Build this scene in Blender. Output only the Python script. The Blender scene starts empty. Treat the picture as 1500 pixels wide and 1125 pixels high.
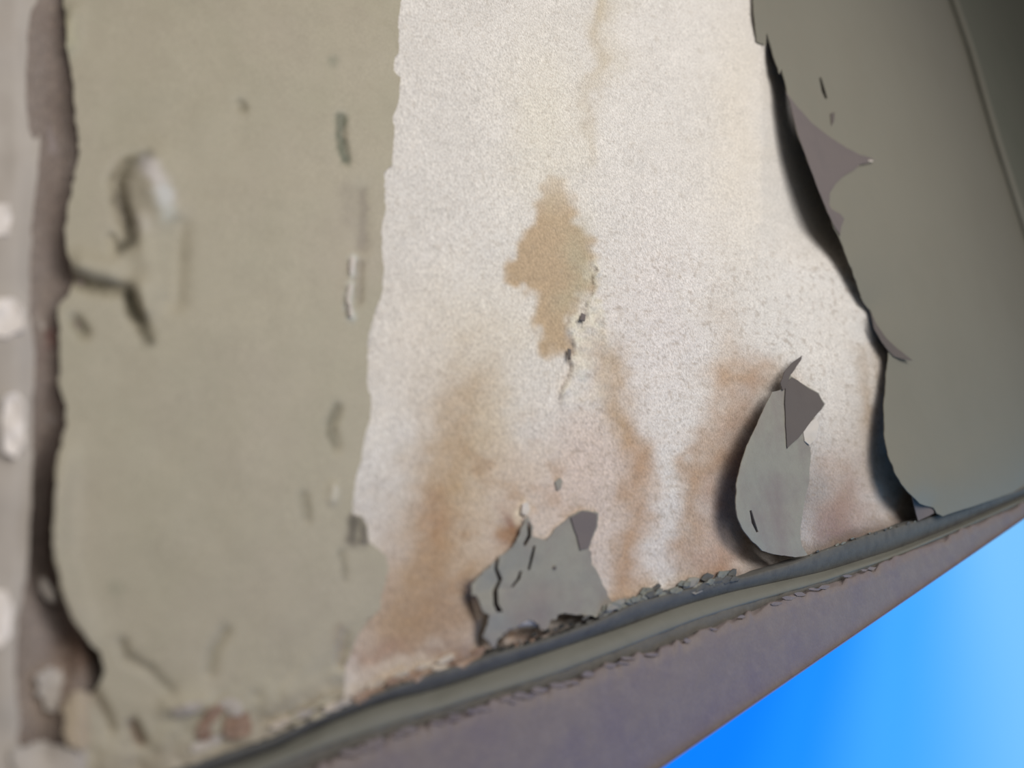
import bpy, math, random
import numpy as np
from mathutils import Vector, Matrix
from mathutils.geometry import delaunay_2d_cdt

random.seed(7)
rng = np.random.default_rng(7)
SC = bpy.context.scene
COL = SC.collection

# ------------------------------------------------------------------ camera
# wall plane: y = 0, x along the wall (to the right, away), z up, y into the wall
F = 1083.0
Xc = Vector((1450, -81, F)).normalized()
Zc = Vector((-1116, -5500, F)); Zc = (Zc - Xc * Zc.dot(Xc)).normalized()
Yc = Zc.cross(Xc)
M = Matrix((Xc, Yc, Zc))                       # camera (x right, y down, z forward) -> world
DEPTH = 0.60
CAM = -(M @ Vector((0, 0, 1))) * DEPTH
cam_d = bpy.data.cameras.new('camera')
cam = bpy.data.objects.new('camera', cam_d); COL.objects.link(cam)
r, u, b = M @ Vector((1, 0, 0)), M @ Vector((0, -1, 0)), M @ Vector((0, 0, -1))
cam.matrix_world = Matrix(((r.x, u.x, b.x, CAM.x), (r.y, u.y, b.y, CAM.y), (r.z, u.z, b.z, CAM.z), (0, 0, 0, 1)))
cam_d.sensor_width = 36; cam_d.lens = F / 1500 * 36
cam_d.clip_start = 0.01; cam_d.clip_end = 50
cam_d.dof.use_dof = True
cam_d.dof.focus_distance = 0.745
cam_d.dof.aperture_fstop = 2.0
SC.camera = cam

# ------------------------------------------------------------------ light
world = bpy.data.worlds.new('world'); SC.world = world; world.use_nodes = True
bg = world.node_tree.nodes['Background']
bg.inputs[0].default_value = (1.0, 0.97, 0.95, 1); bg.inputs[1].default_value = 0.21


def area(name, loc, target, size, power, color):
    l = bpy.data.lights.new(name, 'AREA'); l.shape = 'RECTANGLE'; l.size, l.size_y = size
    l.energy = power; l.color = color
    o = bpy.data.objects.new(name, l); COL.objects.link(o)
    o.location = loc
    o.rotation_euler = (Vector(target) - Vector(loc)).to_track_quat('-Z', 'Y').to_euler()
    return o


area('main_light', (0.36, -1.15, 0.40), (0.13, 0, 0.02), (1.3, 0.9), 15.8, (1.0, 0.985, 0.96))  # broad main light, sized and placed to soften shadows; no window is modelled

SC.view_settings.view_transform = 'Standard'; SC.view_settings.look = 'None'
SC.view_settings.exposure = 0.0; SC.view_settings.gamma = 1.0
SC.view_settings.use_curve_mapping = False


# ------------------------------------------------------------------ helpers
Mn = np.array([list(v) for v in M]); Cn = np.array(list(CAM))


def un(px, py, h=0.0):
    """points of the wall seen at (px, py), standing h millimetres proud of the wall"""
    px, py, h = np.broadcast_arrays(np.asarray(px, float), np.asarray(py, float), np.asarray(h, float))
    d = np.stack([(px - 750) / F, (py - 562.5) / F, np.ones_like(px)], -1) @ Mn.T
    t = (-h / 1000.0 - Cn[1]) / d[..., 1]
    return Cn + d * t[..., None]


def lin(c):
    return tuple((v / 255 / 12.92) if v / 255 <= 0.04045 else ((v / 255 + 0.055) / 1.055) ** 2.4 for v in c)


_lat = {}


def noise(x, y, s, seed=0):
    """smooth value noise in -1..1, cell size s"""
    if seed not in _lat:
        _lat[seed] = np.random.default_rng(seed + 100).uniform(-1, 1, (257, 257))
    L = _lat[seed]
    x = np.asarray(x, float) / s + 40; y = np.asarray(y, float) / s + 40
    xi = np.floor(x).astype(int); yi = np.floor(y).astype(int)
    fx = x - xi; fy = y - yi
    fx = fx * fx * (3 - 2 * fx); fy = fy * fy * (3 - 2 * fy)
    a, b_ = L[xi % 256, yi % 256], L[(xi + 1) % 256, yi % 256]
    c, d = L[xi % 256, (yi + 1) % 256], L[(xi + 1) % 256, (yi + 1) % 256]
    return (a * (1 - fx) + b_ * fx) * (1 - fy) + (c * (1 - fx) + d * fx) * fy


def fbm(x, y, s, seed=0, n=4):
    v, a = 0, 1.0
    for k in range(n):
        v = v + a * noise(x, y, s / 2 ** k, seed + k); a *= 0.5
    return v / 1.9


def sst(a, b_, x):
    t = np.clip((x - a) / (b_ - a), 0, 1)
    return t * t * (3 - 2 * t)


def pdist(px, py, line, vals=None):
    """distance to a polyline and the value carried along it"""
    px = np.asarray(px, float); py = np.asarray(py, float)
    best = np.full(px.shape, 1e9); bv = np.zeros(px.shape)
    line = np.asarray(line, float)
    for i in range(len(line) - 1):
        a, c = line[i], line[i + 1]; d = c - a
        t = np.clip(((px - a[0]) * d[0] + (py - a[1]) * d[1]) / max(d @ d, 1e-9), 0, 1)
        q = np.hypot(px - a[0] - t * d[0], py - a[1] - t * d[1])
        m = q < best
        best = np.where(m, q, best)
        if vals is not None:
            bv = np.where(m, vals[i] * (1 - t) + vals[i + 1] * t, bv)
    return best, bv


def sdist(px, py, line, vals):
    """like pdist but blended along the line, so lifted films bend without creases"""
    L = np.array(line, float); seg = np.r_[0, np.cumsum(np.hypot(*np.diff(L, axis=0).T))]
    t = np.arange(0, seg[-1], 5.0)
    sx, sy, sv = (np.interp(t, seg, q) for q in (L[:, 0], L[:, 1], np.array(vals, float)))
    px = np.asarray(px, float); py = np.asarray(py, float); shp = px.shape; px = px.ravel(); py = py.ravel()
    D = np.empty(px.shape); V = np.empty(px.shape)
    for i in range(0, len(px), 20000):
        q = slice(i, i + 20000)
        d = np.hypot(px[q, None] - sx, py[q, None] - sy); m = d.min(1)
        w = np.exp(-(d - m[:, None]) / (3 + .25 * m[:, None])); ws = w.sum(1)
        V[q] = (w * sv).sum(1) / ws; D[q] = m
    return D.reshape(shp), V.reshape(shp)


def inside(px, py, poly):
    px = np.asarray(px, float); py = np.asarray(py, float)
    r_ = np.zeros(px.shape, bool); n = len(poly)
    for i in range(n):
        x1, y1 = poly[i]; x2, y2 = poly[(i + 1) % n]
        if y1 == y2:
            continue
        c = ((y1 > py) != (y2 > py)) & (px < (x2 - x1) * (py - y1) / (y2 - y1) + x1)
        r_ ^= c
    return r_


def link(name, verts, faces, mat, parent=None, smooth=True, solid=0.0, colors=None):
    v = np.asarray(verts, float)
    org = v.mean(0) if parent is None else np.array(list(parent.location))
    me = bpy.data.meshes.new(name)
    me.from_pydata((v - org).tolist(), [], faces)
    me.update()
    if smooth:
        me.polygons.foreach_set('use_smooth', [True] * len(me.polygons))
    if colors is not None:
        at = me.color_attributes.new('tint', 'FLOAT_COLOR', 'POINT')
        at.data.foreach_set('color', np.c_[colors, np.ones(len(colors))].astype(np.float32).ravel())
    o = bpy.data.objects.new(name, me); COL.objects.link(o)
    if parent is None:
        o.location = org
    else:
        o.parent = parent
    for m in (mat if isinstance(mat, (list, tuple)) else [mat]):
        me.materials.append(m)
    if solid:
        s = o.modifiers.new('thickness', 'SOLIDIFY'); s.thickness = solid / 1000; s.offset = -1.0
        if isinstance(mat, (list, tuple)):
            s.material_offset = 1; s.material_offset_rim = 1
        e = o.modifiers.new('edges', 'EDGE_SPLIT'); e.split_angle = math.radians(50)
    return o


def tag(o, label, cat, group=None):
    o['label'] = label; o['category'] = cat
    if group: o['group'] = group
    return o


def struct(o, label=None):
    o['kind'] = 'structure'
    if label: o['label'] = label
    return o


def ragged(poly, step=5, amp=1.5, seed=1, closed=True):
    """subdivide an outline and roughen it"""
    out = []; n = len(poly); k = 0
    for i in range(n if closed else n - 1):
        a = np.array(poly[i], float); c = np.array(poly[(i + 1) % n], float)
        L = np.hypot(*(c - a)); m = max(1, int(L / step))
        nx, ny = -(c - a)[1] / max(L, 1e-6), (c - a)[0] / max(L, 1e-6)
        for j in range(m):
            p = a + (c - a) * j / m
            q = (amp(*p) if callable(amp) else amp) * (0.65 * noise(p[0], p[1], 9, seed) + 0.5 * noise(p[0], p[1], 4, seed + 1) + 0.6 * noise(p[0], p[1], 24, seed + 2))
            out.append((p[0] + nx * q, p[1] + ny * q))
    return out


def sheet(name, poly, hfun, mat, spacing=6, parent=None, solid=0.7, holes=(), seed=1, tint=None):
    """a torn film: the outline triangulated with inner points, each vertex hfun mm off the wall"""
    P = np.array(poly)
    x0, y0 = P.min(0); x1, y1 = P.max(0)
    gx, gy = np.meshgrid(np.arange(x0, x1, spacing), np.arange(y0, y1, spacing * 0.9))
    gx[1::2] += spacing / 2
    g = np.c_[gx.ravel(), gy.ravel()] + np.random.default_rng(seed).uniform(-.22, .22, (gx.size, 2)) * spacing
    keep = inside(g[:, 0], g[:, 1], poly)
    d, _ = pdist(g[:, 0], g[:, 1], np.vstack([P, P[:1]]))
    keep &= d > spacing * 0.45
    for hl in holes:
        keep &= ~inside(g[:, 0], g[:, 1], hl)
        hh = np.array(list(hl) + [hl[0]])
        keep &= pdist(g[:, 0], g[:, 1], hh)[0] > spacing * .3
    pts = [Vector(p) for p in poly]; edges = [(i, (i + 1) % len(poly)) for i in range(len(poly))]
    for hl in holes:
        b0 = len(pts); pts += [Vector(p) for p in hl]
        edges += [(b0 + i, b0 + (i + 1) % len(hl)) for i in range(len(hl))]
    pts += [Vector(p) for p in g[keep]]
    vo, _, fo, *_r = delaunay_2d_cdt(pts, edges, [], 0, 1e-4)
    V = np.array([list(v) for v in vo]); T = np.array(fo)
    c = V[T].mean(1)
    ok = inside(c[:, 0], c[:, 1], poly)
    for hl in holes:
        ok &= ~inside(c[:, 0], c[:, 1], hl)
    T = T[ok]
    used = np.unique(T); mp = -np.ones(len(V), int); mp[used] = np.arange(len(used))
    V = V[used]; T = mp[T]
    # orient towards the room (screen y runs down, so flip)
    a, b_, c = V[T[:, 0]], V[T[:, 1]], V[T[:, 2]]
    s = (b_[:, 0] - a[:, 0]) * (c[:, 1] - a[:, 1]) - (b_[:, 1] - a[:, 1]) * (c[:, 0] - a[:, 0])
    T[s > 0] = T[s > 0][:, ::-1]
    W = un(V[:, 0], V[:, 1], hfun(V[:, 0], V[:, 1]))
    col = tint(V[:, 0], V[:, 1]) if tint is not None else None
    return link(name, W, T.tolist(), mat, parent, True, solid, col)


# ------------------------------------------------------------------ materials
def material(name, rgb, var=(), rough=0.6, bump=(), spec=0.3, tint=False, speck=None):
    """base colour, blotches [(scale, strength, rgb)], bumps [(scale, strength)], dark specks (scale, amount)"""
    m = bpy.data.materials.new(name); m.use_nodes = True
    N, L = m.node_tree.nodes, m.node_tree.links
    bs = N['Principled BSDF']
    bs.inputs['Roughness'].default_value = rough
    bs.inputs['Specular IOR Level'].default_value = spec
    tc = N.new('ShaderNodeTexCoord')
    if tint:
        at = N.new('ShaderNodeAttribute'); at.attribute_name = 'tint'; cur = at.outputs['Color']
    else:
        c = N.new('ShaderNodeRGB'); c.outputs[0].default_value = (*lin(rgb), 1); cur = c.outputs[0]
    for k, (sc, st, col) in enumerate(var):
        n = N.new('ShaderNodeTexNoise'); n.inputs['Scale'].default_value = sc; n.inputs['Detail'].default_value = 5
        n.inputs['Roughness'].default_value = 0.6
        mp = N.new('ShaderNodeMapping'); mp.inputs['Location'].default_value = (k * 3.1, k * 1.7, k)
        L.new(tc.outputs['Object'], mp.inputs[0]); L.new(mp.outputs[0], n.inputs['Vector'])
        rp = N.new('ShaderNodeMapRange'); rp.inputs[1].default_value = 0.45; rp.inputs[2].default_value = 0.72
        rp.inputs[3].default_value = 0; rp.inputs[4].default_value = st
        L.new(n.outputs['Fac'], rp.inputs[0])
        mx = N.new('ShaderNodeMix'); mx.data_type = 'RGBA'
        L.new(rp.outputs[0], mx.inputs['Factor']); L.new(cur, mx.inputs['A'])
        mx.inputs['B'].default_value = (*lin(col), 1)
        cur = mx.outputs['Result']
    if speck:
        n = N.new('ShaderNodeTexNoise'); n.inputs['Scale'].default_value = speck[0]; n.inputs['Detail'].default_value = 3
        mp = N.new('ShaderNodeMapping'); mp.inputs['Scale'].default_value = (1, 1, 0.45)
        L.new(tc.outputs['Object'], mp.inputs[0]); L.new(mp.outputs[0], n.inputs['Vector'])
        rp = N.new('ShaderNodeMapRange'); rp.inputs[1].default_value = 0.25; rp.inputs[2].default_value = 0.75
        rp.inputs[3].default_value = 1 - speck[1]; rp.inputs[4].default_value = 1 + speck[1]
        L.new(n.outputs['Fac'], rp.inputs[0])
        mx = N.new('ShaderNodeMix'); mx.data_type = 'RGBA'; mx.blend_type = 'MULTIPLY'; mx.inputs['Factor'].default_value = 1
        L.new(cur, mx.inputs['A']); L.new(rp.outputs[0], mx.inputs['B'])
        cur = mx.outputs['Result']
    L.new(cur, bs.inputs['Base Color'])
    prev = None
    for sc, st in bump:
        n = N.new('ShaderNodeTexNoise'); n.inputs['Scale'].default_value = sc; n.inputs['Detail'].default_value = 4
        L.new(tc.outputs['Object'], n.inputs['Vector'])
        bp = N.new('ShaderNodeBump'); bp.inputs['Strength'].default_value = st; bp.inputs['Distance'].default_value = 0.6 / sc
        L.new(n.outputs['Fac'], bp.inputs['Height'])
        if prev: L.new(prev, bp.inputs['Normal'])
        prev = bp.outputs[0]
    if prev: L.new(prev, bs.inputs['Normal'])
    return m


PAINT = material('olive_beige_paint', (164, 154, 134), [(14, .35, (150, 145, 122)), (9, .3, (172, 158, 146)), (45, .25, (142, 132, 112))],
                 0.55, [(900, .10), (120, .08)], .3, speck=(1500, .10))
PAINT_L = material('olive_beige_sheet', (0, 0, 0), [(14, .3, (152, 148, 126)), (9, .3, (168, 154, 142)), (45, .2, (142, 132, 114))],
                   0.55, [(900, .12), (120, .08)], .3, tint=True, speck=(1100, .12))
PAINT_R = material('grey_olive_paint', (122, 118, 106), [(7, .3, (115, 110, 97)), (60, .15, (130, 122, 108))], 0.5, [(160, .05)], .35, speck=(1500, .04))
PAINT_G = material('grey_flake_paint', (143, 139, 128), [(16, .85, (128, 115, 112)), (120, .25, (122, 118, 108))], 0.55, [(400, .10)], .3, speck=(1300, .06))
BACK = material('film_underside', (108, 99, 97), [(30, .35, (98, 91, 91))], 0.65, [(300, .08)], .25, speck=(1200, .05))
BACKD = material('film_dark_underside', (96, 88, 84), [(30, .35, (84, 76, 74))], 0.65, [(300, .08)], .25)
PLASTER = material('stained_plaster', (255, 255, 255), [(520, .34, (138, 116, 98))], 0.85, [(900, .5), (330, .3), (70, .12)], .15, tint=True, speck=(800, .26))
CRUMB = material('dirty_crumb', (124, 124, 115), [(150, .5, (84, 84, 82)), (90, .4, (150, 142, 128))], 0.8, [(500, .3)], .2)
CRUMBP = material('pale_crumb', (196, 182, 164), [(120, .5, (160, 140, 118))], 0.8, [(500, .3)], .2)
RUST = material('rusty_chip', (142, 116, 98), [(80, .6, (116, 84, 68)), (130, .4, (190, 172, 156))], 0.8, [(400, .3)], .2)
WHITE = material('pale_chip', (204, 194, 184), [(40, .5, (176, 166, 152))], 0.6, [(300, .1)], .3)
TAN = material('tan_chip', (176, 160, 138), [(40, .5, (162, 144, 124))], 0.7, [(300, .1)], .3)
LEDGE = material('brown_grey_ledge_paint', (122, 111, 108), [(25, .5, (108, 98, 108)), (90, .3, (142, 130, 122))], 0.6, [(500, .12), (90, .1)], .25, speck=(900, .08))  # purple blotches carry the screen's blue spill in the colour
LIP = material('olive_ledge_paint', (112, 110, 101), [(60, .4, (100, 99, 90))], 0.6, [(300, .12)], .25)
CRUMBB = material('brown_crumb', (166, 140, 120), [(120, .6, (132, 106, 88)), (60, .4, (190, 172, 154))], .85, [(400, .4)], .15)
CRUMBD = material('black_crumb', (58, 58, 56), [(120, .5, (40, 42, 44)), (80, .3, (92, 88, 82))], .85, [(400, .4)], .15)
SLATE = material('shaded_slate_paint', (92, 90, 86), [(60, .5, (66, 64, 64)), (140, .3, (110, 106, 98))], 0.65, [(300, .2)], .25)  # dark tone holds the gap shade above the ledge; also colours some crumbs
GROOVE = material('shaded_groove_paint', (98, 94, 88), [(60, .5, (92, 90, 88)), (160, .3, (124, 118, 108))], .7, [(400, .2)], .2)  # darker grey holds the down-facing strip's shade in its colour
SIDE = material('dark_olive_paint', (112, 112, 102), [(10, .4, (105, 107, 97))], 0.9, [(120, .05)], 0.0)
HIGHLIT = material('highlit_chip_white', (232, 222, 214), [(40, .4, (206, 196, 186))], .7, [(300, .1)], .3)
PALE = material('pale_grey_paint', (176, 166, 156), [(16, .5, (160, 150, 140)), (28, .4, (196, 188, 178))], 0.6, [(200, .1)], .3)

# ------------------------------------------------------------------ traced lines (photograph pixels)
E_RIGHT = [(1103, -30), (1103, 0), (1105, 27), (1108, 61), (1122, 66), (1123, 48), (1132, 77), (1142, 108), (1145, 101), (1157, 149), (1169, 197),
           (1183, 235), (1199, 277), (1209, 302), (1220, 327), (1231, 351), (1244, 385), (1255, 412), (1261, 436), (1269, 450), (1275, 455),
           (1284, 476), (1297, 497), (1302, 511), (1300, 540), (1297, 567), (1295, 600), (1296, 640), (1301, 667), (1311, 691), (1321, 709),
           (1335, 725), (1348, 737), (1367, 744)]
LIFT_R = [3, 3, 4, 1, 1, 3, 5, 6, 6, 8, 9, 10, 10, 11, 11, 10, 12, 9, 6, 3, 3, 5, 6, 6, 5, 6, 8, 11, 15, 18, 19, 18, 14, 8]
DIP_R = [4, 4, 5, 2, 2, 6, 12, 16, 16, 24, 30, 34, 34, 32, 28, 24, 15, 9, 5, 2, 2, 8, 12, 10, 8, 10, 16, 24, 34, 44, 50, 54, 56, 56]
E_MID = [(1174, 521), (1160, 532), (1149, 545), (1144, 560), (1147, 571), (1131, 574), (1120, 595), (1107, 627), (1093, 656), (1085, 683),
         (1079, 709), (1078, 736), (1080, 757), (1088, 776), (1101, 792), (1117, 806), (1133, 812)]
LIFT_M = [2, 4, 6, 6, 5, 5, 7, 10, 13, 15, 16, 16, 15, 13, 9, 5, 3]
DIP_M = [1, 3, 6, 8, 10, 10, 14, 22, 30, 36, 40, 44, 46, 48, 48, 48, 44]
L_EDGE = [(588, -40), (587, 0), (584, 40), (584, 77), (576, 88), (576, 104), (587, 113), (584, 149), (577, 171), (575, 203), (575, 243), (563, 253), (563, 272), (565, 300),
          (564, 316), (559, 337), (559, 377), (563, 393), (560, 425), (553, 452), (545, 471), (540, 492), (539, 513), (537, 561), (544, 584), (541, 613), (533, 643),
          (528, 680), (520, 709), (516, 755), (530, 757), (539, 773), (540, 795), (552, 805), (567, 816), (569, 837), (560, 868), (557, 892), (539, 908), (525, 929),
          (507, 974), (504, 998), (501, 1026)]
DP = [(800, 790), (816, 773), (835, 757), (853, 747), (865, 749), (876, 752), (875, 771), (867, 789), (863, 805), (867, 825), (877, 846), (891, 873), (899, 884),
      (872, 904), (853, 899), (837, 896), (819, 904), (805, 917), (797, 922), (773, 909), (747, 922), (731, 940), (724, 950), (717, 942), (707, 932), (711, 924), (716, 913), (717, 901),
      (709, 897), (704, 886), (697, 873), (691, 872), (692, 857), (701, 844), (715, 833), (722, 825), (731, 816), (744, 808), (757, 792), (765, 773), (772, 757), (779, 765), (781, 785)]
K0 = [(100, 1190), (200, 1150), (277, 1122), (400, 1082), (500, 1036), (600, 998), (720, 961), (800, 939), (872, 913), (939, 879), (1008, 865), (1110, 842), (1183, 817), (1249, 791), (1313, 774), (1367, 756), (1500, 715), (1640, 668)]
CORNER = [(1376, -40), (1390, 0), (1416, 75), (1436, 145), (1452, 200), (1472, 262), (1490, 318), (1530, 440), (1600, 640)]


def corner_x(y):
    c = np.array(CORNER, float); return np.interp(y, c[:, 1], c[:, 0]) + .35 * np.minimum(np.asarray(y, float) + 40, 0)


def right_h(x, y):
    d, v = sdist(x, y, E_RIGHT, LIFT_R)
    h = 1.2 + v * np.exp(-(d / 85.0) ** 1.5)
    s = sst(-150, 5, x - corner_x(y))
    h = h - 30 * s * s + 9 * np.exp(-((x - corner_x(y) + 165) / 60) ** 2) * sst(700, 300, y)
    return h + 1.2 * noise(x, y, 140, 31)


def mid_h(x, y):
    d, v = sdist(x, y, E_MID, LIFT_M)
    return 1.0 + v * np.exp(-(d / 45.0) ** 1.4) + .5 * noise(x, y, 40, 33)


def plaster_h(x, y):
    h = 1.3 * noise(x, y, 170, 11) + .6 * noise(x, y, 60, 12) + .25 * noise(x, y, 18, 13)
    d, v = sdist(x, y, E_RIGHT, DIP_R)
    h = h - v * np.exp(-(d / 36) ** 1.6) * sst(380, 430, y)
    # the plaster bends back into the wall from a nearly upright line at x = 1120
    ex = edge_x(E_RIGHT, y); t = np.clip((x - 1116) / np.maximum(ex - 1116, 12), 0, 1.25)
    h = h - v * 1.45 * t ** .8 * sst(425, 345, y + .35 * (ex - x)) - .35 * v * np.exp(-(d / 22) ** 2) * sst(430, 380, y)
    d, v = sdist(x, y, E_MID, DIP_M); h = h - v * np.exp(-(d / 27) ** 1.5) * sst(1215, 1150, x)
    d, v = pdist(x, y, [(688, 866), (697, 878), (714, 905), (712, 930), (722, 956)], [6, 16, 22, 22, 18]); h = h - v * np.exp(-(d / 13) ** 2)
    d, v = pdist(x, y, CREV, CREV_D); h = h - v * np.exp(-(d / 26) ** 2)
    # two hollows below the lower flake
    d, v = pdist(x, y, [(806, 918), (830, 908), (858, 908)], [12, 16, 10]); h = h - v * np.exp(-(d / 12) ** 2)
    d, v = pdist(x, y, [(735, 942), (760, 928), (786, 926)], [10, 14, 10]); h = h - v * np.exp(-(d / 9) ** 2)
    # the wall lies lower wherever a sheet still covers it
    h = h - 14 * sst(6, 34, edge_x(L_EDGE, y) - x) * sst(112, 150, x)
    h = h - 48 * sst(8, 90, x - edge_x(E_RIGHT, y))
    sd = np.where(inside(x, y, DP), pdist(x, y, DP + DP[:1])[0], 0); h = h - 7 * sst(2, 10, sd)
    # it ends behind the ledge
    h = h - 30 * sst(1, 9, y - np.interp(x, *np.array(K0, float).T))
    # torn skin of plaster standing proud beside the tan blotch
    qx, qy = x + 5 * noise(x, y, 12, 14), y + 5 * noise(x, y, 12, 15)
    ins = inside(qx, qy, SKIN); d, _ = pdist(qx, qy, SKIN + SKIN[:1]); sd = np.where(ins, d, -d)
    h = h + 3.4 * sst(-2, 3, sd) * sst(40, 6, sd) * sst(610, 560, y) * (1 + .5 * noise(x, y, 10, 16)) * sst(905, 880, x)
    return h


def edge_x(E, y):
    e = np.array(E, float); o = np.argsort(e[:, 1], kind='stable'); return np.interp(y, e[o, 1], e[o, 0])


SKIN = [(872, 372), (878, 378), (874, 428), (890, 470), (920, 520), (910, 570), (880, 600), (850, 620), (828, 618), (820, 590), (830, 560), (838, 540), (838, 512),
        (832, 490), (833, 466), (844, 460), (852, 470), (858, 466), (860, 444), (868, 430)]


CREV = [(84, -40), (84, 60), (88, 150), (90, 240), (80, 320), (92, 400), (78, 470), (80, 560), (78, 640), (66, 720), (60, 800), (72, 860), (100, 930), (84, 1000), (60, 1100)]
CREV_D = [3, 4, 8, 6, 6, 11, 5, 5, 12, 22, 24, 18, 14, 5, 5]

# ------------------------------------------------------------------ stain colours of the bare plaster
BASE = np.array(lin((220, 214, 207)))


def plaster_tint(x, y):
    wx = x + 16 * noise(x, y, 45, 41) + 7 * noise(x, y, 14, 42)
    wy = y + 16 * noise(x, y, 45, 43) + 7 * noise(x, y, 14, 44)
    c = np.repeat(BASE[None], len(x), 0)
    c = c * (1 + .05 * fbm(x, y, 60, 45)[:, None])

    def mixin(m, rgb):
        nonlocal c
        m = np.clip(m, 0, 1)[:, None]
        c = c * (1 - m) + np.array(lin(rgb)) * m

    def blob(cx, cy, rx, ry, s, rgb, p=2.0):
        mixin(s * np.exp(-(((wx - cx) / rx) ** 2 + ((wy - cy) / ry) ** 2) ** (p / 2)), rgb)

    def streak(line, w, s, rgb, p=2.0):
        d, v = pdist(wx, wy, line, s); mixin(v * np.exp(-(d / w) ** p) * (.85 + .35 * fbm(x, y, 24, 46)), rgb)

    # cool greys and faint yellows of the upper part
    blob(800, 190, 60, 120, .45, (226, 217, 196)); blob(720, 480, 120, 90, .5, (226, 215, 196)); blob(600, 520, 70, 120, .35, (226, 212, 196))
    blob(1080, 200, 50, 200, .5, (220, 208, 190)); blob(1220, 520, 60, 100, .35, (226, 214, 200)); blob(960, 470, 70, 160, .3, (222, 208, 206))
    streak([(876, -20), (882, 60), (872, 130), (855, 230)], 15, [.75, .7, .4, .25], (188, 172, 144), 2)
    streak([(900, -20), (905, 80), (900, 140)], 20, [.3, .3, 0], (205, 194, 172))
    # tan blotch in the middle with a grey-green heart
    S1 = [(802, 250), (828, 252), (842, 290), (868, 370), (872, 425), (838, 470), (830, 512), (806, 520), (786, 480), (778, 420), (752, 402), (756, 362), (790, 325)]
    sx = x + 8 * noise(x, y, 13, 47) + 14 * noise(x, y, 40, 56); sy = y + 8 * noise(x, y, 13, 48) + 14 * noise(x, y, 40, 57)
    ins = inside(sx, sy, S1); d, _ = pdist(sx, sy, S1 + S1[:1]); sd = np.where(ins, d, -d)
    mixin(.85 * sst(-9, 11, sd) * (.45 + .55 * sst(255, 330, y)), (180, 152, 116))
    blob(846, 395, 26, 60, .75, (182, 172, 146)); blob(812, 285, 14, 30, .4, (196, 178, 146))
    # broad rust on the lower left
    streak([(700, 500), (690, 580), (665, 680), (630, 780), (600, 900), (590, 990)], 52, [.25, .55, .65, .75, .75, .7], (178, 152, 116))
    blob(620, 860, 90, 130, .6, (176, 146, 116)); blob(560, 900, 60, 90, .5, (184, 156, 132)); blob(700, 820, 60, 110, .45, (190, 164, 136)); blob(860, 740, 70, 90, .35, (196, 174, 154))
    streak([(690, 560), (655, 660), (640, 760), (640, 840)], 26, [.2, .45, .5, .4], (166, 132, 96))
    blob(632, 765, 30, 46, .5, (162, 116, 84)); blob(610, 930, 100, 70, .6, (162, 134, 104)); blob(650, 900, 45, 60, .45, (150, 118, 92))
    blob(720, 640, 50, 90, .5, (206, 188, 158)); blob(560, 960, 50, 26, .55, (158, 122, 102)); blob(690, 950, 30, 22, .6, (122, 92, 80))
    blob(760, 700, 40, 60, .4, (200, 178, 156)); blob(752, 772, 20, 32, 1.0, (108, 52, 36)); blob(738, 790, 14, 16, .6, (140, 92, 66)); blob(768, 744, 11, 11, .95, (246, 234, 208))
    blob(662, 968, 30, 10, .7, (118, 78, 58)); blob(780, 940, 40, 9, .7, (112, 66, 48)); blob(830, 908, 34, 11, .9, (58, 52, 48)); blob(760, 928, 32, 10, .85, (66, 54, 46))  # last two blobs blacken the hollows below the flake
    blob(670, 700, 60, 120, .45, (186, 158, 122)); blob(740, 860, 40, 50, .5, (170, 136, 106)); blob(780, 720, 70, 70, .4, (198, 172, 148)); blob(840, 800, 60, 80, .45, (190, 160, 138))
    mixin(.5 * sst(.05, .5, fbm(x, y, 34, 58)) * sst(560, 700, y) * sst(590, 660, x) * sst(900, 820, x), (166, 134, 102))
    mixin(.2 * sst(.1, .5, fbm(x, y, 40, 59)) * sst(560, 700, y) * sst(960, 1010, x), (170, 138, 112))
    blob(580, 985, 60, 14, .6, (206, 192, 176)); blob(650, 960, 20, 12, .5, (196, 180, 164))
    # pinkish field
    blob(870, 680, 60, 90, .45, (206, 180, 166)); blob(850, 620, 40, 60, .35, (214, 194, 178))
    # centre streak
    streak([(884, 520), (905, 590), (926, 650), (932, 720), (918, 800), (912, 880)], 25, [.4, .65, .75, .7, .75, .7], (164, 126, 88))
    streak([(870, 470), (896, 560), (915, 630)], 24, [.2, .4, .3], (186, 160, 120)); streak([(925, 640), (936, 740), (922, 880)], 30, [.3, .35, .4], (180, 138, 100))
    # right streaks
    streak([(1060, 430), (1066, 520), (1060, 600), (1035, 670), (1010, 770), (1000, 850)], 26, [.1, .4, .6, .6, .6, .5], (178, 146, 112))
    streak([(1090, 560), (1080, 620), (1062, 690), (1055, 760), (1050, 830)], 40, [.7, .7, .7, .75, .75], (172, 136, 112))
    streak([(1028, 630), (1015, 720), (1000, 800)], 16, [.4, .5, .4], (160, 124, 90)); blob(1085, 545, 50, 24, .6, (176, 142, 108))
    blob(1040, 830, 60, 40, .5, (156, 122, 102))
    # strip between the flake and the right-hand film
    blob(1230, 740, 60, 70, .85, (150, 116, 98)); blob(1240, 790, 70, 34, .7, (120, 86, 80)); blob(1250, 640, 40, 70, .4, (190, 168, 146))
    streak([(1258, 500), (1254, 560), (1272, 640), (1276, 700)], 14, [.4, .55, .55, .5], (168, 142, 112)); streak([(1288, 480), (1285, 560)], 14, [.5, .4], (160, 140, 116))
    # darker brown-grey along the ledge
    yl = np.interp(x, [400, 500, 720, 900, 1100, 1313, 1500], [1083, 1037, 964, 900, 845, 773, 715])
    mixin(.75 * sst(26, 4, yl - y + 10 * fbm(x, y, 20, 49)), (112, 100, 92))
    # primer in the left-hand crevice and under the left-hand paint
    mixin(.95 * sst(-2, 10, edge_x(L_EDGE, y) - x), (134, 122, 114))
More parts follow.
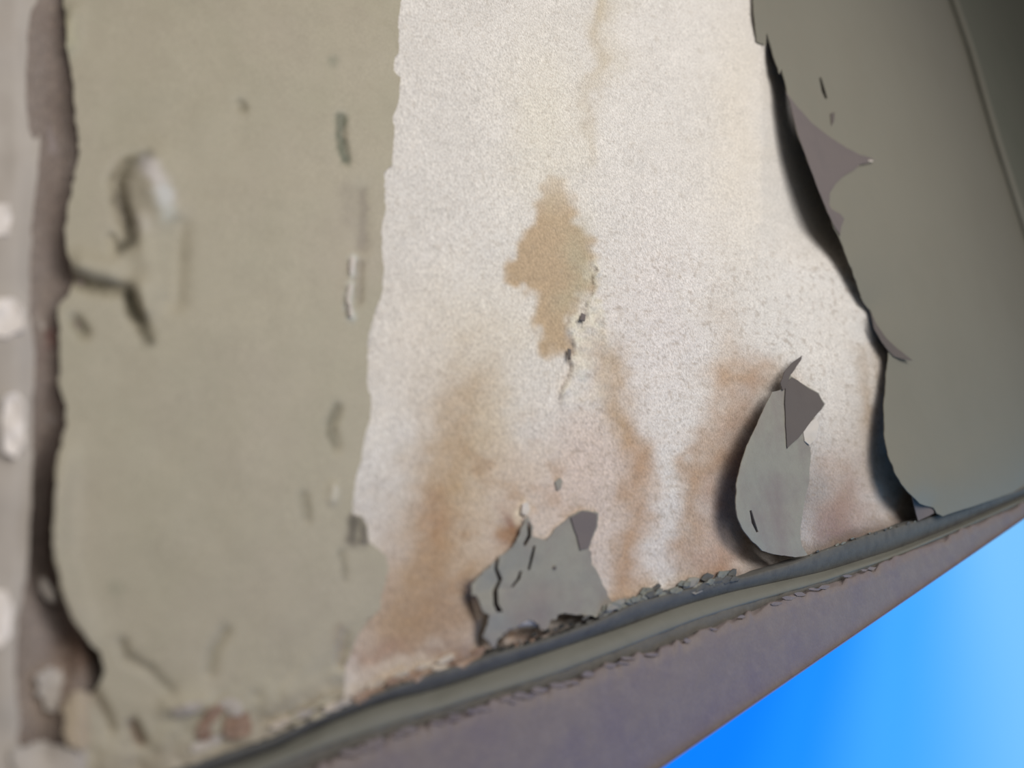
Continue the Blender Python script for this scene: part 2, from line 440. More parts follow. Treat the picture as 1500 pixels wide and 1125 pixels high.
    d, _ = pdist(x, y, CREV); mixin(.85 * np.exp(-(d / 34) ** 2) * sst(-1, .2, fbm(x, y, 60, 50)), (120, 107, 100))
    blob(70, 494, 12, 18, .7, (112, 74, 70)); blob(118, 950, 26, 34, .9, (96, 74, 62)); blob(80, 1010, 30, 50, .8, (170, 150, 132)); blob(56, 470, 8, 14, .8, (176, 166, 156))
    blob(82, 205, 8, 14, .8, (150, 140, 140)); blob(70, 855, 9, 14, .9, (196, 176, 166)); blob(66, 620, 12, 14, .7, (150, 140, 134))
    sdp = np.where(inside(x, y, DP), pdist(x, y, DP + DP[:1])[0], 0); mixin(.9 * sst(1, 6, sdp), (74, 58, 52))  # wall behind the cracked flake darkened so cracks read as shadow gaps
    blob(1150, 700, 50, 90, .7, (90, 82, 76))  # darker colour behind the curled flake and its slit
    mixin(.4 * sst(.35, .8, noise(x, y, 4, 53)) * sst(760, 860, x) * sst(300, 420, y), (150, 132, 114))
    mixin(.25 * sst(.6, .9, noise(x, y, 6, 54)) * sst(1100, 1000, x), (168, 154, 136))
    qx, qy = x + 5 * noise(x, y, 12, 14), y + 5 * noise(x, y, 12, 15)
    ins = inside(qx, qy, SKIN); d, _ = pdist(qx, qy, SKIN + SKIN[:1]); sd = np.where(ins, d, -d)
    mixin(.6 * sst(-1, 3, sd) * sst(40, 8, sd) * sst(900, 872, x) * sst(620, 540, y) * (.75 + .6 * noise(x, y, 7, 55)), (222, 214, 192))  # cream rim of the skin, with its highlight put into the colour
    mixin(.4 * sst(-8, -2, sd) * sst(1, -2, sd) * sst(850, 835, x) * sst(600, 540, y), (150, 124, 96))  # brown line outside the rim, its shadow put into the colour
    c = c * (1 + .07 * fbm(x, y, 9, 51, 3)[:, None])
    return np.clip(c, .01, .85)


# ------------------------------------------------------------------ structure: bare wall
xs = np.arange(-60, 1426, 3.2); ys = np.arange(-40, 1181, 3.2)
GX, GY = np.meshgrid(xs, ys); gx, gy = GX.ravel(), GY.ravel()
nx_, ny_ = len(xs), len(ys)
ii = (np.arange(ny_ - 1)[:, None] * nx_ + np.arange(nx_ - 1)[None]).ravel()
quads = np.c_[ii, ii + nx_, ii + nx_ + 1, ii + 1].tolist()
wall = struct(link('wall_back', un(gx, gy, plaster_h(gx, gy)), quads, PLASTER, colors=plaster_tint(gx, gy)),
              'bare pale plaster wall with rust brown stains between sheets of peeling paint')

# wall round the right-hand corner
cy = np.linspace(-420, 660, 60); cx = corner_x(cy)
A0 = un(cx + 12, cy, -24); A1 = A0 + np.array([2.0, 0.10, 0.0])
vs = np.vstack([A0, A1, A1 + [0, .02, 0], A0 + [0, .02, 0]]); n = len(cy)
fs = [(k * n + i, k * n + i + 1, ((k + 1) % 4) * n + i + 1, ((k + 1) % 4) * n + i) for k in range(4) for i in range(n - 1)]
struct(link('wall_right', vs, fs, SIDE, smooth=False), 'dark olive wall turning away beyond the right corner bead')
# rounded corner bead
vs, fs = [], []
for i in range(n):
    c0 = un(cx[i] + 8, cy[i], -23)
    for k in range(10):
        a = 2 * math.pi * k / 10
        vs.append(c0 + np.array([math.cos(a) * .008, -math.sin(a) * .0055, 0]))
for i in range(n - 1):
    for k in range(10):
        fs.append((i * 10 + k, i * 10 + (k + 1) % 10, (i + 1) * 10 + (k + 1) % 10, (i + 1) * 10 + k))
struct(link('trim_2', vs, fs, PAINT_R), 'thin rounded corner bead at the right')

# pale wall left of the crevice
LW = ragged([(-60, -40), (54, -40), (56, 80), (52, 140), (58, 210), (50, 300), (44, 380), (44, 460), (52, 520), (46, 600), (48, 680), (44, 760), (40, 840),
             (26, 900), (22, 980), (28, 1060), (20, 1170), (-60, 1170)], 8, 2, 60)
left_wall = struct(sheet('wall_left', LW, lambda x, y: 5 + 3 * noise(x, y, 60, 61) - 6 * sst(20, 58, x), PALE, 8, solid=6),
                   'blurred pale grey wall left of the dark crevice')
for poly in ([(-20, 440), (20, 436), (36, 455), (34, 482), (10, 494), (-20, 490)], [(8, 580), (26, 574), (36, 590), (36, 650), (24, 672), (6, 662), (2, 620)],
             [(-20, 862), (10, 864), (18, 890), (14, 930), (-2, 948), (-20, 940)], [(-20, 300), (12, 298), (20, 320), (10, 344), (-20, 346)]):
    o = sheet('highlit_chip', ragged(poly, 5, 2, 62), lambda x, y: 8 + 2 * noise(x, y, 18, 63), HIGHLIT, 6, left_wall, 2)  # pale chips with their highlights put into a whiter colour
    o['label'] = 'bright pale chip'

# ------------------------------------------------------------------ structure: ledge along the bottom
K1 = [(100, 1215), (200, 1175), (300, 1137), (400, 1101), (480, 1062), (560, 1031), (640, 1012), (720, 985), (800, 958), (901, 924), (997, 889), (1067, 869), (1207, 838), (1313, 805), (1393, 774), (1500, 728), (1640, 676)]
K2 = [(100, 1250), (300, 1166), (450, 1100), (560, 1064), (693, 1022), (800, 990), (920, 945), (1013, 908), (1088, 884), (1207, 851), (1313, 814), (1393, 780), (1500, 734), (1640, 681)]
K3 = [(100, 1275), (300, 1192), (453, 1127), (549, 1088), (693, 1040), (800, 1010), (880, 980), (981, 947), (1040, 922), (1120, 888), (1207, 858), (1287, 829), (1353, 800), (1500, 738), (1640, 684)]


def smooth_line(K, xs_, w=3):
    k = np.array(K, float); y = np.interp(xs_, k[:, 0], k[:, 1])
    ker = np.ones(2 * w + 1) / (2 * w + 1)
    return np.convolve(np.pad(y, w, mode='reflect', reflect_type='odd'), ker, 'valid')


lx = np.arange(100, 1641, 3.0)
y0, y1, y2, y3 = (smooth_line(K, lx, 7) for K in (K0, K1, K2, K3))
sc_ = (2250 - lx) / 1400.0


def loft(name, rows, mat, parent=None):
    """rows: (y array, h) from top to bottom"""
    vs = np.vstack([un(lx, y, h) for y, h in rows]); n = len(lx)
    fs = [(k * n + i, (k + 1) * n + i, (k + 1) * n + i + 1, k * n + i + 1) for k in range(len(rows) - 1) for i in range(n - 1)]
    return link(name, vs, fs, mat, parent)


jag = (6.5 * noise(lx, lx * 0, 8, 71) + 6 * np.abs(noise(lx, lx * 0, 20, 72)) + 4 * noise(lx, lx * 0, 60, 77)) * np.clip(sc_, .2, 1)
wob = 1.5 * noise(lx, lx * 0, 40, 73)
rows = [(y3 - 6 * sc_, -2 + wob * 0), (y3 + jag - 1.5 * sc_, 7.5 + 0 * lx), (y3 + jag + 2 * sc_, 9 + .6 * noise(lx, lx * 0, 18, 74))]
for t, h in ((25, 9.5), (60, 10), (110, 10), (170, 9.5), (260, 8.5), (400, 6)):
    rows.append((y3 + t * sc_, h + .6 * noise(lx, lx * 0 + t * 7, 60, 75)))
rows.append((y3 + 405 * sc_, -20 + 0 * lx))
ledge = struct(loft('trim_1', rows, LEDGE), 'brown grey painted ledge running along the foot of the wall')
slope = loft('ledge_bead', [(y1 - 1 * sc_, -3 + 0 * lx), (y1 + 3 * sc_, 0 + .6 * wob), (y1 * .5 + y2 * .5, 4 + .5 * wob), (y2 - 2 * sc_, 6.5 + 0 * lx), (y2 + 2 * sc_, 6 + 0 * lx), (y2 + 4 * sc_, 2 + 0 * lx)], LIP, ledge)
grv = loft('ledge_groove', [(y2 - 2 * sc_, 4 + 0 * lx), (y2 + 2 * sc_, 5.4 + .8 * noise(lx, lx * 0, 12, 78)), (y3 + 2 * sc_, 2 + 0 * lx), (y3 + 14 * sc_, -3 + 0 * lx)], GROOVE, ledge)
grv['label'] = 'grey groove darkened with shade'
slope['label'] = 'olive rounded bead'
lip = loft('ledge_lip', [(y0 - 10 * sc_, -12 + 0 * lx), (y0 - 1 * sc_ + wob, 3.2 + .8 * noise(lx, lx * 0, 30, 76)), (y0 + 2.5 * sc_ + wob, 4 + .8 * noise(lx, lx * 0, 30, 76)), ((y0 + y1) / 2, 1.5 + 0 * lx), (y1, -4 + 0 * lx), (y1 + 6 * sc_, -8 + 0 * lx)], SLATE, ledge)
lip['label'] = 'lip darkened with gap shade'
# loose paint scales along the upper edge of the ledge face
for i in range(46):
    x = random.uniform(500, 1300); k = (2250 - x) / 1400
    y = np.interp(x, lx, y3) + random.uniform(-3, 5) * k
    w = random.uniform(6, 15) * k; h = random.uniform(2, 5) * k
    p = [(x - w, y + random.uniform(-2, 2)), (x - w * .4, y - h * random.uniform(.6, 1.1)), (x + w * .3, y - h * random.uniform(.4, 1.0)), (x + w, y + random.uniform(-2, 2)), (x + w * .3, y + h * .8), (x - w * .5, y + h * .7)]
    hh = [9.9 + random.uniform(-.2, .3) for _ in p]
    W = un([q[0] for q in p], [q[1] for q in p], hh)
    link('paint_scale', W, [(5, 4, 3, 2, 1, 0)], LEDGE, ledge, False, .3)

# ------------------------------------------------------------------ left-hand paint sheet
L_BOT = [(470, 1046), (440, 1060), (400, 1078), (340, 1098), (277, 1120), (200, 1150), (120, 1178)]
L_LEFT = [(90, 1178), (100, 1110), (118, 1060), (140, 1010), (152, 985), (148, 955), (128, 940), (106, 905), (90, 860), (80, 810), (78, 760), (80, 710), (86, 660), (96, 620),
          (98, 596), (86, 560), (88, 500), (84, 450), (104, 424), (108, 405), (98, 370), (96, 320), (106, 270), (116, 230), (112, 170), (104, 110), (96, 50), (92, -40)]
LP = ragged(L_EDGE, 4, 2.0, 80, False) + ragged([L_EDGE[-1]] + L_BOT, 6, 2.5, 81, False) + ragged([L_BOT[-1]] + L_LEFT + [L_EDGE[0]], 8, 3, 82, False)


def left_h(x, y):
    h = 2.0 + 1.0 * noise(x, y, 200, 83) + .5 * noise(x, y, 60, 84)
    # blister ringed by a dent, with its bright crown
    def bump(line, vals, w, p=2):
        d, v = pdist(x, y, line, vals); return v * np.exp(-(d / w) ** p)
    h = h + bump([(222, 240), (228, 275), (242, 310)], [4, 7, 4], 26)
    h = h - bump([(214, 228), (186, 244), (172, 266), (176, 300), (188, 332), (190, 352)], [3, 6, 8, 7, 10, 5], 12)
    h = h + bump([(206, 420), (212, 450)], [3, 3], 14)
    h = h - bump([(100, 405), (130, 418), (165, 424), (185, 424), (190, 440), (200, 464), (214, 490)], [9, 8, 6, 4, 9, 8, 2], 10)
    h = h + bump([(120, 385), (160, 395)], [4, 3], 16) - bump([(110, 470), (122, 488)], [4, 4], 9)
    h = h - bump([(164, 350), (168, 368)], [4, 3], 8) + bump([(200, 330), (230, 420)], [3, 2], 20) - bump([(262, 330), (256, 440)], [3, 3], 16)
    # lifted left margin
    h = h + bump([(96, 640), (84, 720), (80, 800), (100, 880), (128, 935)], [1, 7, 8, 6, 2], 20)
    h = h + bump([(106, 20), (100, 60)], [5, 3], 14)
    # long nicks beside the torn edge
    h = h - bump([(500, 172), (500, 205), (507, 234)], [2.5, 3.5, 2], 7) - bump([(530, 280), (534, 320), (530, 362)], [1.5, 1, 2], 12)
    h = h + bump([(517, 378), (516, 402)], [2.6, 2], 5) + bump([(514, 418), (511, 440), (515, 464)], [2.6, 3, 2.6], 5)
    h = h - bump([(527, 385), (526, 440)], [2, 2], 6) + bump([(490, 712), (488, 732)], [2, 2], 7) - bump([(352, 152), (356, 158)], [2, 2], 7)
    h = h - bump([(494, 598), (485, 625), (492, 655)], [2, 2.5, 2], 8) - bump([(445, 726), (450, 762)], [1.6, 1.2], 7) - bump([(500, 810), (507, 850)], [1.5, .6], 6)
    h = h - bump([(505, 930), (498, 975)], [2, 2.5], 7)
    # wrinkles near the ledge
    h = h - bump([(178, 942), (184, 962), (220, 982), (250, 1012)], [2.2, 3, 2, 1], 8) - bump([(330, 925), (312, 955), (308, 985)], [2, 2, 2], 9)
    h = h - bump([(130, 1008), (150, 1040), (160, 1068)], [4, 3, 3], 9) - bump([(194, 1062), (206, 1086)], [5, 4], 8) + bump([(250, 1036), (300, 1030)], [3, 3], 16)
    h = h + 3.2 * fbm(x, y, 34, 85) * sst(150, 10, np.interp(x, [0, 120, 400, 500, 600], [1190, 1165, 1082, 1036, 1000]) - y)
    return h




def left_tint(x, y):
    c = np.repeat(np.array(lin((170, 161, 141)))[None], len(x), 0)

    def mark(line, w, s, rgb):
        nonlocal c
        qx, qy = x + 3 * noise(x, y, 9, 86), y + 3 * noise(x, y, 9, 87)
        m = np.clip(s * np.exp(-(pdist(qx, qy, line)[0] / w) ** 2.5), 0, 1)[:, None]
        c = c * (1 - m) + np.array(lin(rgb)) * m
    DENT_TONE = (104, 98, 80)  # darker tone along dents and creases of the relief
    mark([(212, 228), (190, 240), (174, 262), (174, 290)], 9, .75, DENT_TONE); mark([(174, 290), (184, 318), (190, 350), (180, 362)], 9, .95, (86, 80, 64))  # shaded left side of the blister put into the colour
    mark([(216, 240), (232, 262), (244, 290)], 14, .8, (206, 198, 196)); mark([(240, 280), (246, 312)], 14, .5, (186, 190, 184)); mark([(205, 322), (212, 330)], 12, .5, (196, 188, 176))  # highlight on the blister's crown put into the colour
    mark([(110, 414), (140, 424), (172, 424)], 8, .6, DENT_TONE); mark([(186, 426), (192, 456), (208, 478), (218, 500)], 9, .9, (88, 82, 66)); mark([(112, 474), (120, 488)], 8, .6, DENT_TONE)
    mark([(500, 172), (498, 205), (506, 234)], 7, .95, (92, 98, 82)); mark([(486, 86), (488, 90)], 7, .5, (120, 122, 106)); mark([(352, 150), (356, 158)], 7, .45, DENT_TONE)
    mark([(530, 280), (534, 320), (530, 362)], 8, .6, (122, 112, 100)); mark([(528, 385), (526, 442)], 5, .5, (122, 112, 100)); mark([(510, 278), (514, 320)], 14, .35, (136, 126, 114))
    mark([(516, 378), (517, 400)], 6, .9, (204, 204, 194)); mark([(513, 416), (509, 440), (515, 464)], 6.5, .95, (206, 206, 196))  # exposed whitish ridges, their highlight put into the colour too
    mark([(494, 596), (486, 622), (484, 636), (492, 655)], 6, .75, DENT_TONE); mark([(490, 714), (488, 732)], 6, .7, (196, 188, 172)); mark([(446, 726), (452, 762)], 8, .35, DENT_TONE)
    mark([(519, 760), (516, 792)], 9, .95, (84, 76, 66)); mark([(532, 760), (534, 796)], 9, .6, (116, 108, 94)); mark([(500, 812), (506, 850)], 5, .5, DENT_TONE); mark([(496, 922), (500, 970)], 9, .35, (128, 104, 86))
    mark([(178, 942), (184, 962), (220, 982), (250, 1012)], 7, .45, DENT_TONE); mark([(330, 925), (312, 955), (308, 985)], 7, .35, DENT_TONE); mark([(194, 1062), (206, 1086)], 7, .8, (110, 84, 68)); mark([(130, 1008), (150, 1040)], 9, .5, (112, 98, 82))
    mark([(70, 10), (90, 60)], 22, .5, (124, 126, 100)); mark([(96, 34), (98, 56)], 14, .7, (182, 174, 146)); mark([(170, 860), (172, 864)], 12, .3, (122, 124, 104))
    yl = np.interp(x, [0, 120, 400, 500, 600], [1190, 1165, 1082, 1036, 1000])
    m = (.55 * sst(70, 8, yl - y + 22 * fbm(x, y, 30, 88)))[:, None]; c = c * (1 - m) + np.array(lin((142, 128, 112))) * m
    m = (.6 * sst(.25, .6, fbm(x, y, 26, 89)) * sst(60, 10, yl - y))[:, None]; c = c * (1 - m) + np.array(lin((188, 176, 158))) * m
    return c


left = tag(sheet('paint_sheet', LP, left_h, PAINT_L, 4.6, solid=1.0, seed=3, tint=left_tint),
           'large olive beige paint sheet with a torn right edge, left of the bare plaster', 'paint film', 'peeling paint sheets on the wall')
# pale slivers with the ridge highlight in their white, and a dark notch


def chip(name, poly, base, h, mat, parent, label=None, amp=1.0, seed=90, spacing=4, solid=.7, curl=0):
    P = np.array(poly); c = P.mean(0)
    def hf(x, y):
        return base(x, y) + h + curl * (np.hypot(x - c[0], y - c[1]) / 20) ** 2 + .4 * noise(x, y, 8, seed + 5)
    o = sheet(name, ragged(poly, 4, amp, seed), hf, mat, spacing, parent, solid)
    if label and parent is not None: o['label'] = label
    return o


chip('highlit_sliver', [(512, 377), (517, 374), (521, 381), (519, 398), (514, 402), (511, 394)], left_h, .6, WHITE, left, 'pale highlit sliver', .5)
chip('highlit_sliver', [(510, 418), (515, 416), (517, 422), (513, 438), (517, 456), (516, 464), (511, 464), (507, 450), (507, 432)], left_h, .6, WHITE, left, 'pale highlit sliver', .5)
chip('torn_notch', [(537, 774), (530, 762), (527, 796), (539, 798)], left_h, .3, material('torn_notch_paint', (122, 114, 102), [], .7, [(300, .1)], .2), left, 'dark torn notch', .6, 91)

# ------------------------------------------------------------------ right-hand paint sheet
R_TOP = [(x, -40) for x in (1376,)]
yy = np.linspace(-40, 660, 30)
R_OUT = [(corner_x(v) + 1, v) for v in yy] + [(1560, 690), (1500, 716), (1440, 737), (1381, 756), (1372, 752)]
E_R = [p for p in E_RIGHT if p[1] > -31]; E_R[0] = (1103, -40)
RP = ragged(E_R + [R_OUT[-1]], 4, 1.0, 100, False) + ragged(R_OUT[::-1], 10, .6, 101, False)
SLITS = [[(1200, 113), (1203, 114), (1208, 130), (1212, 144), (1209, 145), (1204, 134)]]
right = tag(sheet('paint_sheet.001', RP, right_h, PAINT_R, 7, solid=1.0, holes=SLITS, seed=5),
            'grey olive paint sheet with a curled spiky left edge beside the right corner', 'paint film', 'peeling paint sheets on the wall')
right.name = 'paint_sheet.001'

F1 = [(1151, 134), (1167, 155), (1188, 179), (1215, 200), (1239, 216), (1260, 227), (1273, 230), (1282, 235), (1271, 239), (1260, 241), (1252, 248), (1233, 260), (1223, 272),
      (1216, 283), (1215, 300), (1218, 306), (1231, 313), (1237, 321), (1233, 332), (1231, 345), (1220, 327), (1209, 301), (1199, 277), (1183, 235), (1169, 197), (1157, 149)]
sheet('folded_flap', ragged(F1, 5, .5, 102), lambda x, y: right_h(x, y) + 1.4 + .5 * noise(x, y, 20, 103) + 2.5 * sst(1240, 1285, x), BACK, 5, right, .7)['label'] = 'violet grey pointed flap folded back'
F2 = [(1274, 454), (1284, 474), (1297, 494), (1313, 509), (1337, 528), (1322, 526), (1310, 522), (1302, 514), (1292, 501), (1281, 482)]
sheet('folded_flap', ragged(F2, 4, .4, 104), lambda x, y: right_h(x, y) + 1.4 + 5 * sst(1305, 1337, x), BACKD, 4, right, .7)['label'] = 'thin dark curled spike'
F3 = [(1336, 727), (1348, 737), (1367, 744), (1368, 752), (1345, 763), (1341, 748)]
sheet('folded_flap', ragged(F3, 4, .4, 105), lambda x, y: right_h(x, y) - 2 - 6 * sst(1368, 1338, x), BACK, 4, right, .7)['label'] = 'small bluish turned-in corner'
chip('nick', [(1217, 166), (1223, 164), (1222, 178), (1218, 184)], right_h, .9, BACKD, right, 'dark nick', .3)
chip('nick', [(1272, 234), (1280, 235), (1278, 237), (1273, 237)], right_h, 4.8, WHITE, right, 'pale chipped tip', .2)

# ------------------------------------------------------------------ middle flake
MP = E_MID[4:] + [(1165, 816), (1183, 813), (1175, 800), (1172, 781), (1175, 757), (1180, 725), (1185, 709), (1188, 656), (1180, 645), (1177, 635), (1183, 624), (1193, 611),
                  (1203, 600), (1208, 592), (1199, 576), (1180, 565), (1167, 556), (1157, 549), (1150, 560)]
MH = [[(1098, 748), (1101, 747), (1105, 760), (1111, 779), (1108, 780), (1101, 766)]]
mid = tag(sheet('paint_flake', ragged(MP, 4, .8, 110), mid_h, PAINT_G, 5, solid=.9, holes=MH, seed=6),
          'grey curled paint flake with a rounded left edge and small slit, right of centre', 'paint flake', 'curled paint flakes on the plaster')
M2 = [(1151, 562), (1160, 553), (1168, 557), (1180, 566), (1199, 577), (1207, 592), (1203, 600), (1193, 611), (1183, 624), (1170, 641), (1153, 657), (1151, 620), (1150, 590)]
sheet('folded_flap', ragged(M2, 4, .5, 111), lambda x, y: mid_h(x, y) + 1.3 + .10 * np.abs(x - 1152), BACKD, 4, mid, .7)['label'] = 'dark triangular flap folded down'
M3 = [(1175, 521), (1160, 532), (1149, 545), (1143, 561), (1147, 572), (1152, 568), (1157, 552), (1166, 538), (1174, 527)]
sheet('torn_tip', ragged(M3, 4, .6, 112), lambda x, y: mid_h(x, y) + 1.8, BACKD, 4, mid, .8)['label'] = 'dark upturned torn tip'

# ------------------------------------------------------------------ lower flake
CR = [[(727, 815), (732, 816), (729, 832), (736, 848), (729, 864), (730, 884), (737, 896), (728, 897), (723, 886), (722, 866), (730, 850), (724, 833)],
      [(765, 836), (762, 848), (752, 860), (748, 860), (757, 848), (761, 837)],
      [(785, 799), (781, 818), (776, 836), (773, 834), (777, 816), (781, 800)],
      [(772, 762), (778, 768), (778, 786), (770, 800), (766, 798), (773, 784)]]
D_EDGE = [(772, 757), (757, 792), (731, 816), (701, 844), (691, 872), (704, 886), (717, 901), (711, 924), (724, 950)]


def low_h(x, y):
    d, v = pdist(x, y, D_EDGE, [3, 4, 4, 6, 8, 8, 8, 7, 5])
    return 1.2 + v * np.exp(-(d / 26) ** 1.5) + .6 * noise(x, y, 26, 120)


low = tag(sheet('paint_flake.001', ragged(DP, 3, lambda x, y: 5.0 if (y > 893 and x > 728) else 2.0, 121), low_h, PAINT_G, 4, solid=.9, holes=CR, seed=8),
          'grey cracked paint flake with ragged outline low on the wall above the ledge', 'paint flake', 'curled paint flakes on the plaster')
D2 = [(836, 758), (853, 748), (866, 750), (875, 753), (874, 771), (866, 789), (862, 803), (850, 806), (846, 790)]  # darker patch laid over the lower flake
sheet('folded_flap', ragged(D2, 4, .8, 122), lambda x, y: low_h(x, y) + 1.1, BACK, 4, low, .6)['label'] = 'darker violet grey patch'  # a darker patch over the lower flake
chip('nick', [(811, 830), (815, 829), (815, 834), (811, 834)], low_h, .8, BACKD, low, 'tiny dark nick', .2)

# ------------------------------------------------------------------ smaller flakes standing alone
zero = lambda x, y: plaster_h(x, y)


def flake(poly, h, mat, label, cat='paint chip', amp=1.2, seed=130, spacing=4, solid=.8, curl=0, group=None, name='paint_chip', base=zero):
    return tag(chip(name, poly, base, h, mat, None, None, amp, seed, spacing, solid, curl), label, cat, group)


flake([(852, 458), (858, 461), (857, 470), (850, 468)], 4.2, BACK, 'tiny dark torn chip on the plaster skin', seed=132, amp=.5)
flake([(832, 510), (837, 512), (836, 526), (832, 527)], 3.6, BACKD, 'small dark upright sliver at the foot of the tan stain', seed=133, amp=.5)
flake([(813, 706), (820, 700), (824, 704), (822, 716), (816, 719)], 1.4, PAINT_G, 'small grey chip alone on the pinkish plaster', seed=134, amp=.6)
flake([(766, 738), (774, 735), (777, 746), (772, 756), (764, 752)], 3, WHITE, 'cream crumb above the dark split of the lower flake', seed=135, amp=.8)
flake([(1177, 632), (1183, 622), (1196, 611), (1200, 622), (1194, 644), (1186, 652), (1179, 646)], 3.5, WHITE, 'white plaster lump at the right edge of the curled flake', seed=137, amp=.6)

# lower left corner
flake([(286, 1078), (290, 1060), (308, 1038), (324, 1030), (332, 1036), (318, 1052), (306, 1066), (312, 1078), (298, 1086)], 1.4, RUST, 'curved rust brown chip in the lower left corner', seed=140, amp=2.5, base=left_h)
flake([(316, 1034), (338, 1022), (352, 1030), (356, 1046), (340, 1050), (330, 1040)], 1.4, PALE, 'pale chip above the rust brown one, lower left', seed=141, amp=2.5, base=left_h)
flake([(330, 1052), (352, 1050), (362, 1044), (370, 1060), (366, 1076), (340, 1084), (326, 1076)], 1.4, RUST, 'blunt rust chip to the right in the lower left corner', seed=142, amp=2.5, base=left_h)
flake([(252, 1038), (276, 1030), (296, 1028), (298, 1038), (276, 1046), (256, 1048)], 1.4, PALE, 'long pale chip lying left of the rust chips', seed=143, amp=2.5, base=left_h)
flake([(280, 1092), (304, 1080), (324, 1078), (322, 1090), (300, 1100), (282, 1104)], 1.4, PALE, 'pale chip below the rust chips by the ledge', seed=144, amp=2.5, base=left_h)
flake([(98, 1030), (110, 1012), (128, 1010), (140, 1026), (148, 1052), (146, 1084), (124, 1098), (100, 1090), (88, 1064)], 9, TAN, 'blurred tan chip at the foot of the crevice', seed=145, amp=5)
flake([(56, 990), (76, 976), (92, 984), (90, 1010), (80, 1046), (66, 1036), (58, 1014)], 4, PALE, 'blurred pink grey chip left of the tan chip', seed=146, amp=5)
flake([(150, 1080), (176, 1072), (196, 1084), (198, 1108), (172, 1112), (150, 1100)], 4, PALE, 'blurred pale chip between tan chip and the ledge', seed=147, amp=5)
flake([(60, 846), (68, 848), (80, 868), (80, 884), (70, 878), (60, 862)], 10, WHITE, 'small pale sliver inside the dark crevice', seed=148, amp=1)
flake([(20, 1096), (60, 1086), (110, 1094), (180, 1106), (220, 1122), (190, 1140), (80, 1150), (20, 1140)], 6, PALE, 'broad blurred grey chip at the very bottom left', seed=149, amp=6, spacing=7)

# crumbs of old paint along the ledge: each a chip of its own
line = np.array(K0, float)


def ordinal(k):
    return f"{k}{'th' if 10 <= k % 100 <= 20 else {1: 'st', 2: 'nd', 3: 'rd'}.get(k % 10, 'th')}"


def crumbs(x0_, x1_, n, mats, label, group, sz, off, hh, asp=.6):
    for i in range(n):
        x = x0_ + (x1_ - x0_) * (i + random.uniform(.1, .9)) / n
        k = (2250 - x) / 1400
        y = np.interp(x, line[:, 0], line[:, 1]) - random.uniform(*off) * k
        s = random.uniform(*sz) * k
        m = random.randint(7, 10); a0 = random.uniform(0, 6)
        pts = [(s * random.uniform(.55, 1.2) * math.cos(a0 - 2 * math.pi * j / m), asp * s * random.uniform(.55, 1.25) * math.sin(a0 - 2 * math.pi * j / m)) for j in range(m)]
        pts = [(x + p[0], y + p[1] - .33 * p[0]) for p in pts]
        tx, ty = random.uniform(-.14, .14), random.uniform(-.14, .14)
        h0 = random.uniform(*hh)
        bx, by = [p[0] for p in pts], [p[1] for p in pts]
        ring = un(bx, by, [h0 + tx * (p[0] - x) + ty * (p[1] - y) for p in pts])
        top = un([x + .8 * (p[0] - x) for p in pts], [y + .8 * (p[1] - y) for p in pts], [h0 + .9 * k + random.uniform(-.4, .8) + .6 * tx * (p[0] - x) for p in pts])
        back = un(bx, by, [h0 - 3 for p in pts])
        vs = np.vstack([top, ring, back])
        fs = [tuple(range(m))]
        for q in range(2):
            fs += [(q * m + (j + 1) % m, q * m + j, (q + 1) * m + j, (q + 1) * m + (j + 1) % m) for j in range(m)]
        fs.append(tuple(range(3 * m - 1, 2 * m - 1, -1)))
        # outline runs clockwise or not: let blender settle the normals
        o = link('paint_crumb', vs, fs, random.choice(mats), None, False)
        import bmesh
        bm = bmesh.new(); bm.from_mesh(o.data); bmesh.ops.recalc_face_normals(bm, faces=bm.faces); bm.to_mesh(o.data); bm.free()
        tag(o, f'{ordinal(i + 1)} crumb from the left {label}', 'paint crumb', group)


crumbs(508, 705, 26, [CRUMBP, CRUMBB, CRUMBB, RUST], 'in the pale rusty row below the brown stain', 'crumbs below the brown stain', (9, 18), (-2, 16), (0, 2), .4)
crumbs(405, 510, 9, [CRUMBP, PAINT, PALE], 'at the foot of the large left paint sheet', 'crumbs below the left paint sheet', (10, 18), (2, 18), (3, 4), .4)
crumbs(726, 872, 24, [CRUMBD, CRUMBD, SLATE, CRUMBD, RUST], 'in the dark hollows under the cracked grey flake', 'crumbs under the lower flake', (4, 7), (0, 15), (-3, 2))
crumbs(880, 1080, 34, [CRUMB, CRUMB, PAINT_G, SLATE], 'in the grey row right of the cracked flake', 'crumbs right of the lower flake', (8, 16), (1, 15), (1, 4), .65)
crumbs(1180, 1350, 14, [CRUMB, SLATE], 'on the ledge under the right paint sheet', 'crumbs under the right paint sheet', (3, 6), (0, 5), (2, 4))

# ------------------------------------------------------------------ blue backlit panel leaning in front of the ledge
A = un(560, 1408, 14); B = un(1640, 664, 14); V = un(1350, 1250, 170)
e1 = (B - A) / np.linalg.norm(B - A); w = V - A; dn = w - e1 * (w @ e1); dn = dn / np.linalg.norm(dn)
nrm = np.cross(dn, e1); nrm = nrm if nrm[1] < 0 else -nrm
D = dn * 0.30; T_ = -nrm * 0.008
vs = [A, B, B + D, A + D, A + T_, B + T_, B + D + T_, A + D + T_]
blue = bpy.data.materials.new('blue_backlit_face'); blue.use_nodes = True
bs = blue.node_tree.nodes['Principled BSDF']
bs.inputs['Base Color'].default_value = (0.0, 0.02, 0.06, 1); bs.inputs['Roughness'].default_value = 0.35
bs.inputs['Emission Strength'].default_value = 1.0; bs.inputs['Specular IOR Level'].default_value = 0.1
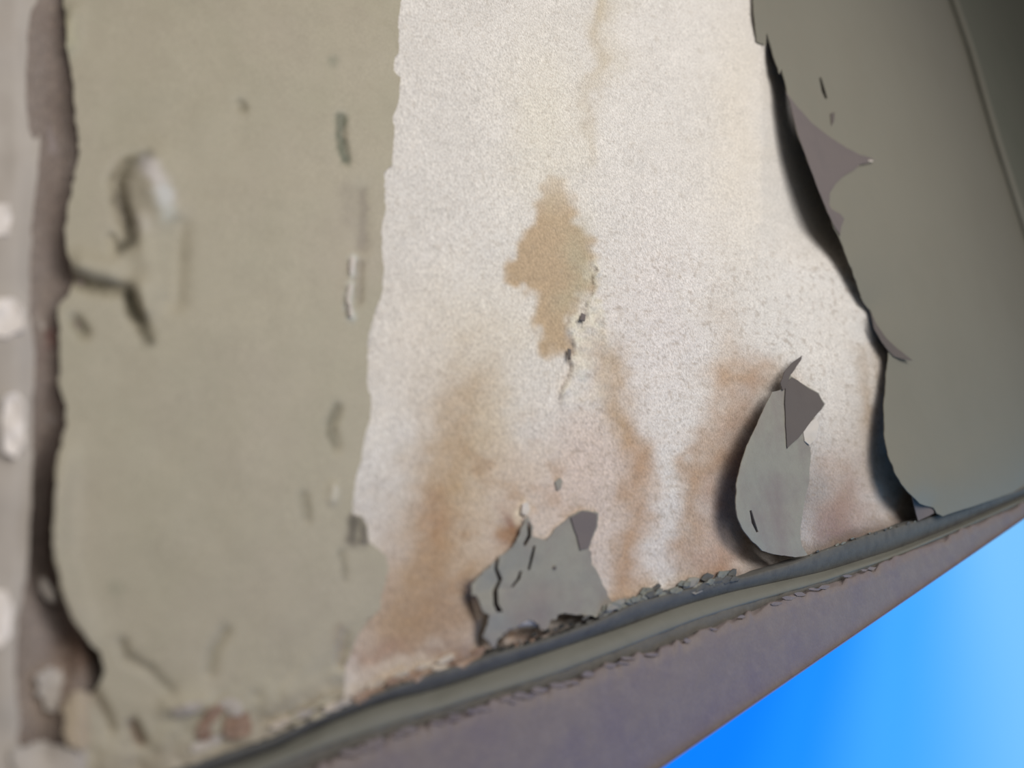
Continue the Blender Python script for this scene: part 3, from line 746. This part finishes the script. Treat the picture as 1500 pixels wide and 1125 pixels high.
# emission of the screen: azure running into pale blue along its length
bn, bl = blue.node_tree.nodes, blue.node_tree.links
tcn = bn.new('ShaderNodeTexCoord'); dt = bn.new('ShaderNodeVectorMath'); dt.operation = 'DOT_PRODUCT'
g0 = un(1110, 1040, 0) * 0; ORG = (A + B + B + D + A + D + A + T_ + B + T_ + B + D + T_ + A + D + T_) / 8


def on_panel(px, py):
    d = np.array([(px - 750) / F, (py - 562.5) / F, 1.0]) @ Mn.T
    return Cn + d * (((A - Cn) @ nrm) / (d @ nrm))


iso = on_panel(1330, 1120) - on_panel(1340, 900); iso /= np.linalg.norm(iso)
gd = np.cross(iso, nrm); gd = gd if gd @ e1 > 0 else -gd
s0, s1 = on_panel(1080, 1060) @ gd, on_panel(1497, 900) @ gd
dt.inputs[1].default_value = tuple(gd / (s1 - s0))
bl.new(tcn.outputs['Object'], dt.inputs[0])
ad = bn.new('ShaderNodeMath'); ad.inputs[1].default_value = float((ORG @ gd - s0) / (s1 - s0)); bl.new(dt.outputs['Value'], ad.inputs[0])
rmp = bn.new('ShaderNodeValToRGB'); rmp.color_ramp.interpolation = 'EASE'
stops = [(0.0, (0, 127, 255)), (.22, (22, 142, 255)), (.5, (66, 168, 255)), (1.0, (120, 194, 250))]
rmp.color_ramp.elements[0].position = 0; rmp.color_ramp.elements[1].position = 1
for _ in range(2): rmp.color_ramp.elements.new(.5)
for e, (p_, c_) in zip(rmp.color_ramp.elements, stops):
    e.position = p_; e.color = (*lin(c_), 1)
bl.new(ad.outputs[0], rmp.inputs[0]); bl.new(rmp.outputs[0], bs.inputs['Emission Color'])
casing = material('blue_casing', (60, 96, 170), [], .4, [], .4)
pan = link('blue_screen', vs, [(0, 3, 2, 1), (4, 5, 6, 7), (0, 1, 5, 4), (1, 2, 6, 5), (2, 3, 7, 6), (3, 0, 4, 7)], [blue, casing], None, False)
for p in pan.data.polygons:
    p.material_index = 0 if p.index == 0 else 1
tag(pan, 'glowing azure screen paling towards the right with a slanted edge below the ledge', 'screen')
es = -nrm * 0.008; o_ = -dn * 0.0012
link('edge_glint_strip', [A + o_, B + o_, B, A, A + o_ + es, B + o_ + es, B + es, A + es], [(0, 3, 2, 1), (4, 5, 6, 7), (0, 1, 5, 4), (1, 2, 6, 5), (2, 3, 7, 6), (3, 0, 4, 7)],
     material('edge_glint_plastic', (120, 130, 190), [], .4, [], .4), pan, False)  # added strip, its pale blue stands for the highlight along the edge
